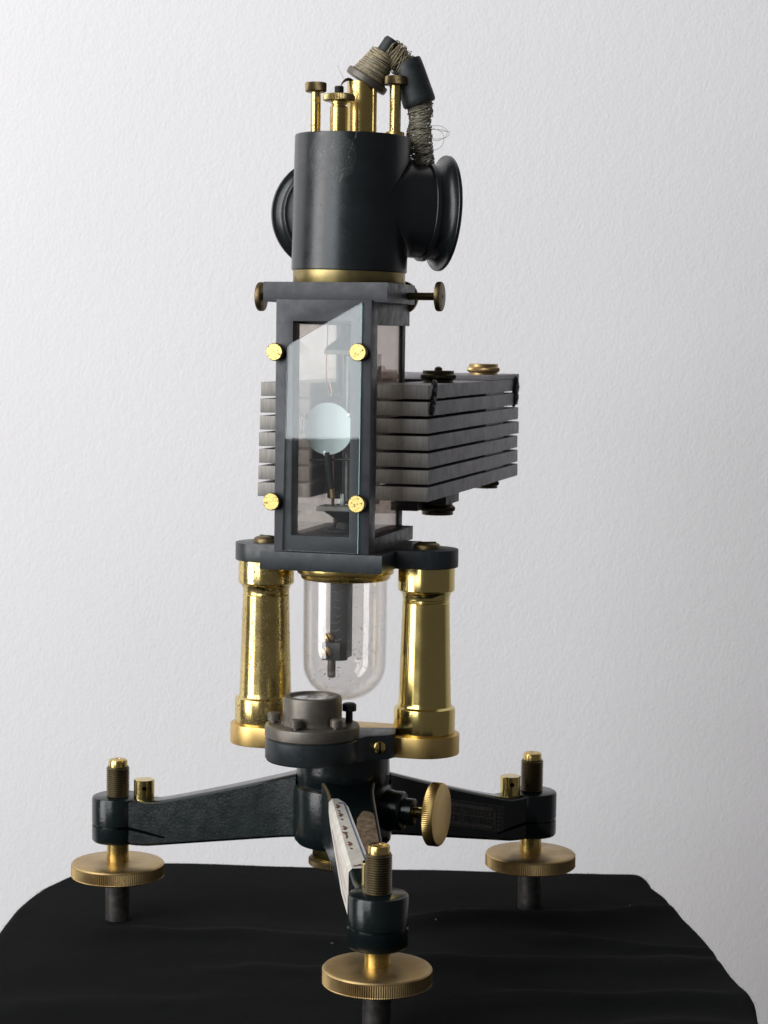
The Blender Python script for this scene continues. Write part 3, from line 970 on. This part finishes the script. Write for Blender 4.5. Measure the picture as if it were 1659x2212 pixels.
# --- seven horseshoe magnets and their clamps
tm_, gp = 30.2, 6.1
def u_shape(wo, wi, y0, y1, yi, rc):
    pts = [(wi, y0), (wo, y0)]
    for i in range(9):
        t = i / 8 * PI / 2
        pts.append((wo - rc + rc * math.cos(t), y1 - rc + rc * math.sin(t)))
    for i in range(9):
        t = PI / 2 + i / 8 * PI / 2
        pts.append((-wo + rc + rc * math.cos(t), y1 - rc + rc * math.sin(t)))
    pts += [(-wo, y0), (-wi, y0)]
    for i in range(11):
        t = PI - i / 10 * PI
        pts.append((wi * math.cos(t), yi + wi * math.sin(t)))
    return pts
for k in range(7):
    zt = -95.7 - k * (tm_ + gp)
    wo = 186.5 + 0.85 * k + rnd.uniform(-.8, .8)
    j0, j1 = rnd.uniform(-2.5, 2.5), rnd.uniform(-4, 4)
    # triangulated by hand: two legs plus yoke as one outline
    bm = bmesh.new()
    P = u_shape(wo, 75, -33 + j0, 917 + j1, 640, 26)
    lo = [bm.verts.new((x, y, zt - tm_)) for x, y in P]
    hi = [bm.verts.new((x, y, zt)) for x, y in P]
    fl = bm.faces.new(lo[::-1]); fh = bm.faces.new(hi)
    n = len(P)
    for i in range(n):
        f = bm.faces.new((lo[i], lo[(i + 1) % n], hi[(i + 1) % n], hi[i]))
    bm.normal_update()
    es = [e for e in bm.edges if abs(e.verts[0].co.z - e.verts[1].co.z) < 1e-6 or (abs(e.verts[0].co.y + 33 - j0) < 1 and abs(e.verts[1].co.y + 33 - j0) < 1)]
    bmesh.ops.bevel(bm, geom=es, offset=1.3, segments=2, affect='EDGES', profile=0.6)
    bm.normal_update()
    for f in bm.faces:
        if f.normal.y < -0.9 and f.calc_center_median().y < -20:
            f.material_index = 1
    bmesh.ops.triangulate(bm, faces=[f for f in bm.faces if len(f.verts) > 4])
    T = LOC @ Matrix.Translation((0, 0, rnd.uniform(-.6, .6))) @ Matrix.Rotation(rnd.uniform(-.003, .003), 4, 'Z')
    fin('magnet', bm, ['mag', 'magend'], G, T)
fin('yoke_plate', prism([(-186, 560), (187, 560), (187, 905), (170, 914), (-170, 914), (-186, 900)], -95.0, -83.5, 1.2), 'mag', G, LOC)
def magnet_knob(x, y, z, up_, rs, mat, dome, parent):
    k = 1 if up_ else -1
    prof = [(0, 0), (34 * rs, 0), (34 * rs, 5), (37 * rs, 7), (40 * rs, 10, 1), (40.5 * rs, 13, 1), (39.5 * rs, 17, 1), (36.5 * rs, 19), (35.5 * rs, 20), (35.5 * rs, 26), (34.5 * rs, 27), (0, 27)]
    if dome:
        prof = prof[:-1] + [(9, 27), (9, 30), (8, 33.5), (4, 36), (0, 36.5)]
    prof = [(p[0], p[1] * k * (1 if rs > .9 else .85), *p[2:]) for p in prof]
    return fin('clamp_nut', lathe(prof, 160, knurl=0.9), mat, parent, LOC @ Matrix.Translation((x, y, z)))
for (y, ztop, zbot) in ((243, -95, -368), (700, -83.5, -344)):
    bolt = fin('magnet_bolt', cyl(15, zbot - 2, ztop + 2, 1, 32, Matrix.Translation((140, y, 0))), 'brass_dull', G, LOC)
    if y < 300:
        magnet_knob(140, y, ztop - .5, True, 1.0, 'black_brass', True, bolt)
        magnet_knob(140, y + 12, zbot + .5, False, 1.0, 'black_brass', False, bolt)
    else:
        magnet_knob(140, y, ztop - .5, True, 1.0, 'brass_dull', False, bolt)
        magnet_knob(140, y + 45, zbot + .5, False, 0.85, 'black_brass', False, bolt)
for k in range(6):
    z = -95.7 - tm_ - k * (tm_ + gp)
    fin('spacer', box(80, 180, 560, 760, z - gp - 0.5, z + 0.5, 0), 'mag', G, LOC)
fin('magnet_bracket', join(box(66, 172, 205, 330, -369, -343, 2), box(58, 120, 150, 230, -380, -360, 2)), 'black', G, LOC)

def lump(points, r, seed, name='wax_lump'):
    bm = bmesh.new()
    for i, p in enumerate(points):
        b2 = bmesh.ops.create_icosphere(bm, subdivisions=3, radius=r * (1 - 0.12 * (i % 2)))
        for v in b2['verts']:
            q = v.co.copy()
            v.co = Vector((q.x * 0.55, q.y * 1.1, q.z)) * (1 + 0.35 * mnoise.noise(q / r * 1.3 + Vector((seed, i * 3, 0)))) + Vector(p)
    fin(name, bm, 'wax', G, LOC, ang=180)
lump([(186, 26, -95), (188, 24, -104), (189, 16, -114), (189, 14, -123), (189, 4, -132), (190, 0, -142), (190, -5, -150)], 12, 2)
lump([(186, 866, -102), (188, 864, -112), (188, 860, -122), (188, 856, -132), (188, 856, -142), (187, 852, -152)], 16, 9)

# --- cap plate, centring screws, brass band
pts = [(-134, -175), (134, -175), (134, 48), (131, 58), (122, 63), (95, 66), (95, 128), (-95, 128), (-95, 66), (-122, 63), (-134, 52)]
cap = fin('cap_plate', prism(pts, 75, 116.5, 2), 'plate', G, LOC)
def centring(p, d, L0, L1, r):
    T = LOC @ axis_to(Vector(p), Vector(d))
    o = fin('centring_screw', lathe([(0, L1 - 1), (r - 4, L1 - 1), (r - 1, L1), (r, L1 + 2, 1), (r, L1 + 9, 1), (r - 1.5, L1 + 11), (r - 5, L1 + 12), (5, L1 + 12), (4, L1 + 11), (0, L1 + 11)], 120, knurl=0.8), 'bronze', G, T)
    prof = [(0, L0)]
    z = L0
    while z < L1:
        prof += [(8.6, z), (7.6, z + 1.3)]
        z += 2.6
    prof += [(0, z)]
    fin('shaft', lathe(prof, 24), 'thread', o, T)
centring((0, 2, 92), (1, 0, 0), 128, 195, 31.5)
centring((0, 2, 89), (-1, 0, 0), 128, 194, 31.5)
centring((70, 0, 93), (0, 1, 0), 60, 176, 37)
fin('brass_band', lathe([(0, 115), (119.5, 115), (120.5, 117), (120.5, 146), (0, 146)], 128), 'olive', G)

# --- head cylinder with its two flared tubes
HT = Matrix.Translation((0, 0, 143)) @ Matrix.Rotation(math.radians(1.0), 4, 'Y') @ Matrix.Translation((0, 0, -143))
head = fin('head', lathe([(0, 143), (122, 143), (124, 145), (124, 427), (122.5, 430), (0, 431)], 160), 'head', G, HT)
tprof = [(62, 101), (150, 101), (159.5, 101), (160, 105.8), (161, 106.8), (170, 106.8), (171, 105.8), (171.5, 102), (182, 102), (189, 104), (195, 108.5), (199, 114.5),
         (201, 119), (201.6, 123.4), (202.6, 124.6), (208.6, 124.6), (209.6, 123.6), (210, 117), (206, 112), (203, 108), (201, 100), (201, 92), (190, 90), (182, 86), (180, 0)]
tprof = [(r, z) for z, r in tprof]
for ang, tl in ((17, -2.2), (107, 0)):
    T = HT @ Matrix.Translation((0, 0, 285 if ang < 50 else 274)) @ Matrix.Rotation(math.radians(ang), 4, 'Z') @ Matrix.Rotation(math.radians(90 - tl), 4, 'Y')
    bm = lathe([(0, 60)] + tprof, 128)
    rows = []
    for i in range(96):          # concave fillet where the tube leaves the drum
        ph = 2 * PI * i / 96
        def onc(r, lift=0.0):
            la = r * math.cos(ph)
            return Vector((r * math.sin(ph), la, math.sqrt(max(0, 124 ** 2 - la ** 2)) + lift))
        a_ = onc(101, 15); b_ = onc(101, 0); c_ = onc(113.5, 0.0)
        rows.append([bm.verts.new(a_ * (1 - t) ** 2 + b_ * 2 * t * (1 - t) + c_ * t * t) for t in [j / 6 for j in range(7)]])
    for i in range(96):
        for j in range(6):
            bm.faces.new((rows[i][j], rows[i][j + 1], rows[(i + 1) % 96][j + 1], rows[(i + 1) % 96][j]))
    fin('flared_tube', bm, 'head', head, T, ang=32)

# --- on top of the head
def knurled_head_screw(x, y, rr, rh, z0, z1, h, mat_rod, foot=False):
    T = place(x, y)
    o = fin('long_screw', lathe([(0, z0), (rr, z0), (rr, z1), (0, z1)], 32), mat_rod, G, T)
    fin('screw_head', lathe([(0, z1 - 1), (rh - 3, z1 - 1), (rh, z1 + 1.5, 1), (rh, z1 + h - 2, 1), (rh - 1.5, z1 + h), (0, z1 + h)], 120, knurl=1.0), 'bronze', o, T)
    if foot:
        fin('foot_ring', lathe([(0, z0), (20.5, z0), (20.5, z0 + 13), (19, z0 + 15), (0, z0 + 15)], 40), 'brass_worn', o, T)
knurled_head_screw(-74.3, -30, 10.8, 22.6, 425, 520, 19, 'brass_pit')
knurled_head_screw(94, 2, 12.2, 23.8, 426, 540, 18.5, 'brass_pit', True)
T = place(-24.5, -60)
bpst = fin('binding_post', lathe([(0, 425), (18.6, 425), (18.6, 484), (17, 486.5), (14.5, 487), (14.5, 490), (17.5, 491), (17.5, 499), (0, 499)], 48), 'brass_worn', G, T)
fin('terminal_nut', lathe([(0, 497), (29, 497), (33, 499), (34, 501, 1), (34, 508, 1), (32, 511), (28, 512.5), (0, 512.5)], 130), 'olive', bpst, T)
prof = [(0, 512)]
z = 512
while z < 526:
    prof += [(10.2, z), (9.2, z + 1.4)]; z += 2.8
prof += [(8.5, z), (0, z)]
fin('terminal_stud', lathe(prof, 28), 'black', bpst, T)
T = place(23, 12)
tb = fin('neck_tube', lathe([(0, 425), (38, 425), (38, 434), (34, 438), (31.5, 440), (31.5, 540), (31, 546), (26, 546), (25.5, 525), (0, 525)], 64), 'brass_worn', G, T)
fin('seam_ridge', cyl(6, 432, 536, 1, 20, Matrix.Translation((26, -17, 0))), 'brass_worn', tb, T)
bm = bmesh.new()
g = []
for i in range(13):
    t = PI * i / 12
    g.append([bm.verts.new((-14 + 19 * math.cos(t) , -4 + 14 * j / 3 - 8, 527 + 30 * math.sin(t) * (1 - .06 * j))) for j in range(4)])
for a_, b_ in zip(g[:-1], g[1:]):
    for j in range(3):
        bm.faces.new((a_[j], a_[j + 1], b_[j + 1], b_[j]))
bmesh.ops.solidify(bm, geom=list(bm.faces), thickness=2.5)
fin('curved_tab', bm, 'bronze', tb, Matrix.Translation((8, 2, -4)))
fin('copper_loop', tube(smooth_path([(8, -10, 545), (4, -25, 540), (1, -40, 530), (0, -52, 518), (8, -66, 519), (15, -70, 513), (12, -76, 500), (2, -82, 496), (-12, -90, 499), (-28, -94, 503)], 6), 0.9, 8), 'copper', tb)
fin('stray_wire', tube(smooth_path([(-16, 0, 552), (-24, 0, 566), (-31, 0, 581)], 5), 0.35, 5), 'wire', tb)

# --- taped and wound lead: bobbin, thread, sleeve, wire braid
ba = Vector((0.53, -0.06, 0.85)).normalized()
TB = axis_to(Vector((33, 22, 552)), ba)
bob = fin('bobbin', lathe([(0, -9), (44, -9), (47.5, -7), (48, -3), (48, 5), (46, 7.5), (38, 8), (37, 20), (26, 66), (20, 70), (0, 70)], 72), 'level', G, TB)
fin('bobbin_stub', lathe([(0, 60), (17.5, 60), (17, 96), (14, 102), (0, 103)], 40), 'rubber', bob, TB)
bm = bmesh.new()
for i in range(34):
    h = 10 + 56 * (i / 33) + rnd.uniform(-1.5, 1.5)
    r0 = 38.5 - 13 * ((h - 8) / 60) + rnd.uniform(-.5, 1.2)
    tx, ty = rnd.uniform(-.10, .10), rnd.uniform(-.10, .10)
    tube([(r0 * math.cos(t), r0 * math.sin(t), h + r0 * (tx * math.cos(t) + ty * math.sin(t))) for t in [2 * PI * j / 40 for j in range(40)]], rnd.uniform(1.0, 1.5), 5, bm, True)
fin('wound_thread', bm, 'string', bob, TB)
SA, SB = Vector((118, 28, 590)), Vector((147, 32, 503))
sd = (SB - SA)
SL = sd.length
TS = axis_to(SA, sd)
slv = fin('rubber_sleeve', lathe([(0, 6), (26, 6), (27, -4), (30, -6), (31.5, -3), (33, 12), (36, SL - 14), (36, SL - 4), (33, SL), (27, SL), (26, SL - 12), (0, SL - 12)], 56), 'rubber', G, TS)
bm = bmesh.new()
for v in range(26):
    a0 = rnd.uniform(0, 6.28)
    p0 = Vector((74 + rnd.uniform(-8, 10), 26 + rnd.uniform(-16, 16), 604 + rnd.uniform(-18, 14)))
    p3 = SA + Vector((rnd.uniform(-16, 12), rnd.uniform(-18, 16), rnd.uniform(-12, 8)))
    mid = (p0 + p3) / 2 + Vector((rnd.uniform(-10, 12), rnd.uniform(-14, 14), rnd.uniform(-4, 20)))
    tube(smooth_path([p0, mid, p3], 8), rnd.uniform(.6, 1.1), 5, bm)
wd_ = Vector((0.80, 0.05, -0.6)).normalized()
TW = axis_to(Vector((80, 26, 612)), wd_)
for i in range(46):
    h = 54 * i / 45 + rnd.uniform(-3, 3)
    r0 = 27 + 4 * math.sin(h / 9) + rnd.uniform(-3, 3.5)
    tx, ty = rnd.uniform(-.4, .4), rnd.uniform(-.4, .4)
    n0 = 30
    tube([TW @ Vector((r0 * math.cos(t), r0 * math.sin(t), h + r0 * (tx * math.cos(t) + ty * math.sin(t)))) for t in [2 * PI * j / n0 for j in range(n0)]], rnd.uniform(.6, 1.0), 5, bm, True)
fin('tangled_wire', bm, 'string', slv)
fin('wrapped_core', lathe([(0, -2), (17, -2), (20, 20), (22, 40), (22, 60), (0, 60)], 32), 'brownpaper', slv, TW)
RA, RB = Vector((145, 36, 514)), Vector((152, 46, 370))
bm = bmesh.new()
for i in range(120):
    f = i / 119
    c = RA.lerp(RB, f) + Vector((2.5 * math.sin(f * 9), 0, 0))
    r0 = 25 + 1.5 * math.sin(f * 14) + rnd.uniform(-2.5, 2)
    tx, ty = 0.28 + rnd.uniform(-.42, .42), rnd.uniform(-.42, .42)
    ph = rnd.uniform(0, 6)
    n0 = 26
    tube([c + Vector((r0 * math.cos(t), r0 * math.sin(t), r0 * (tx * math.cos(t) + ty * math.sin(t)) + 1.2 * math.sin(3 * t + ph))) for t in [2 * PI * j / n0 for j in range(n0)]], rnd.uniform(.8, 1.2), 5, bm, True)
for (w0, h0, z0) in ((34, 22, 448), (27, 30, 436), (38, 14, 444)):
    tube(smooth_path([(172, 36, z0 + h0 * .5), (172 + w0 * .6, 30, z0 + h0 * .45), (172 + w0, 28, z0 + h0 * .05), (172 + w0 * .9, 30, z0 - h0 * .6), (172 + w0 * .35, 34, z0 - h0 * .95), (168, 38, z0 - h0 * .7)], 6), 0.5, 5, bm)
tube(smooth_path([(172, 34, 455), (192, 30, 448), (214, 27, 446)], 5), 0.45, 5, bm)
braid = fin('wire_braid', bm, 'wire', G)
fin('braid_core', tube([RA, RA.lerp(RB, .5), RB], 13, 16), 'wire', braid)
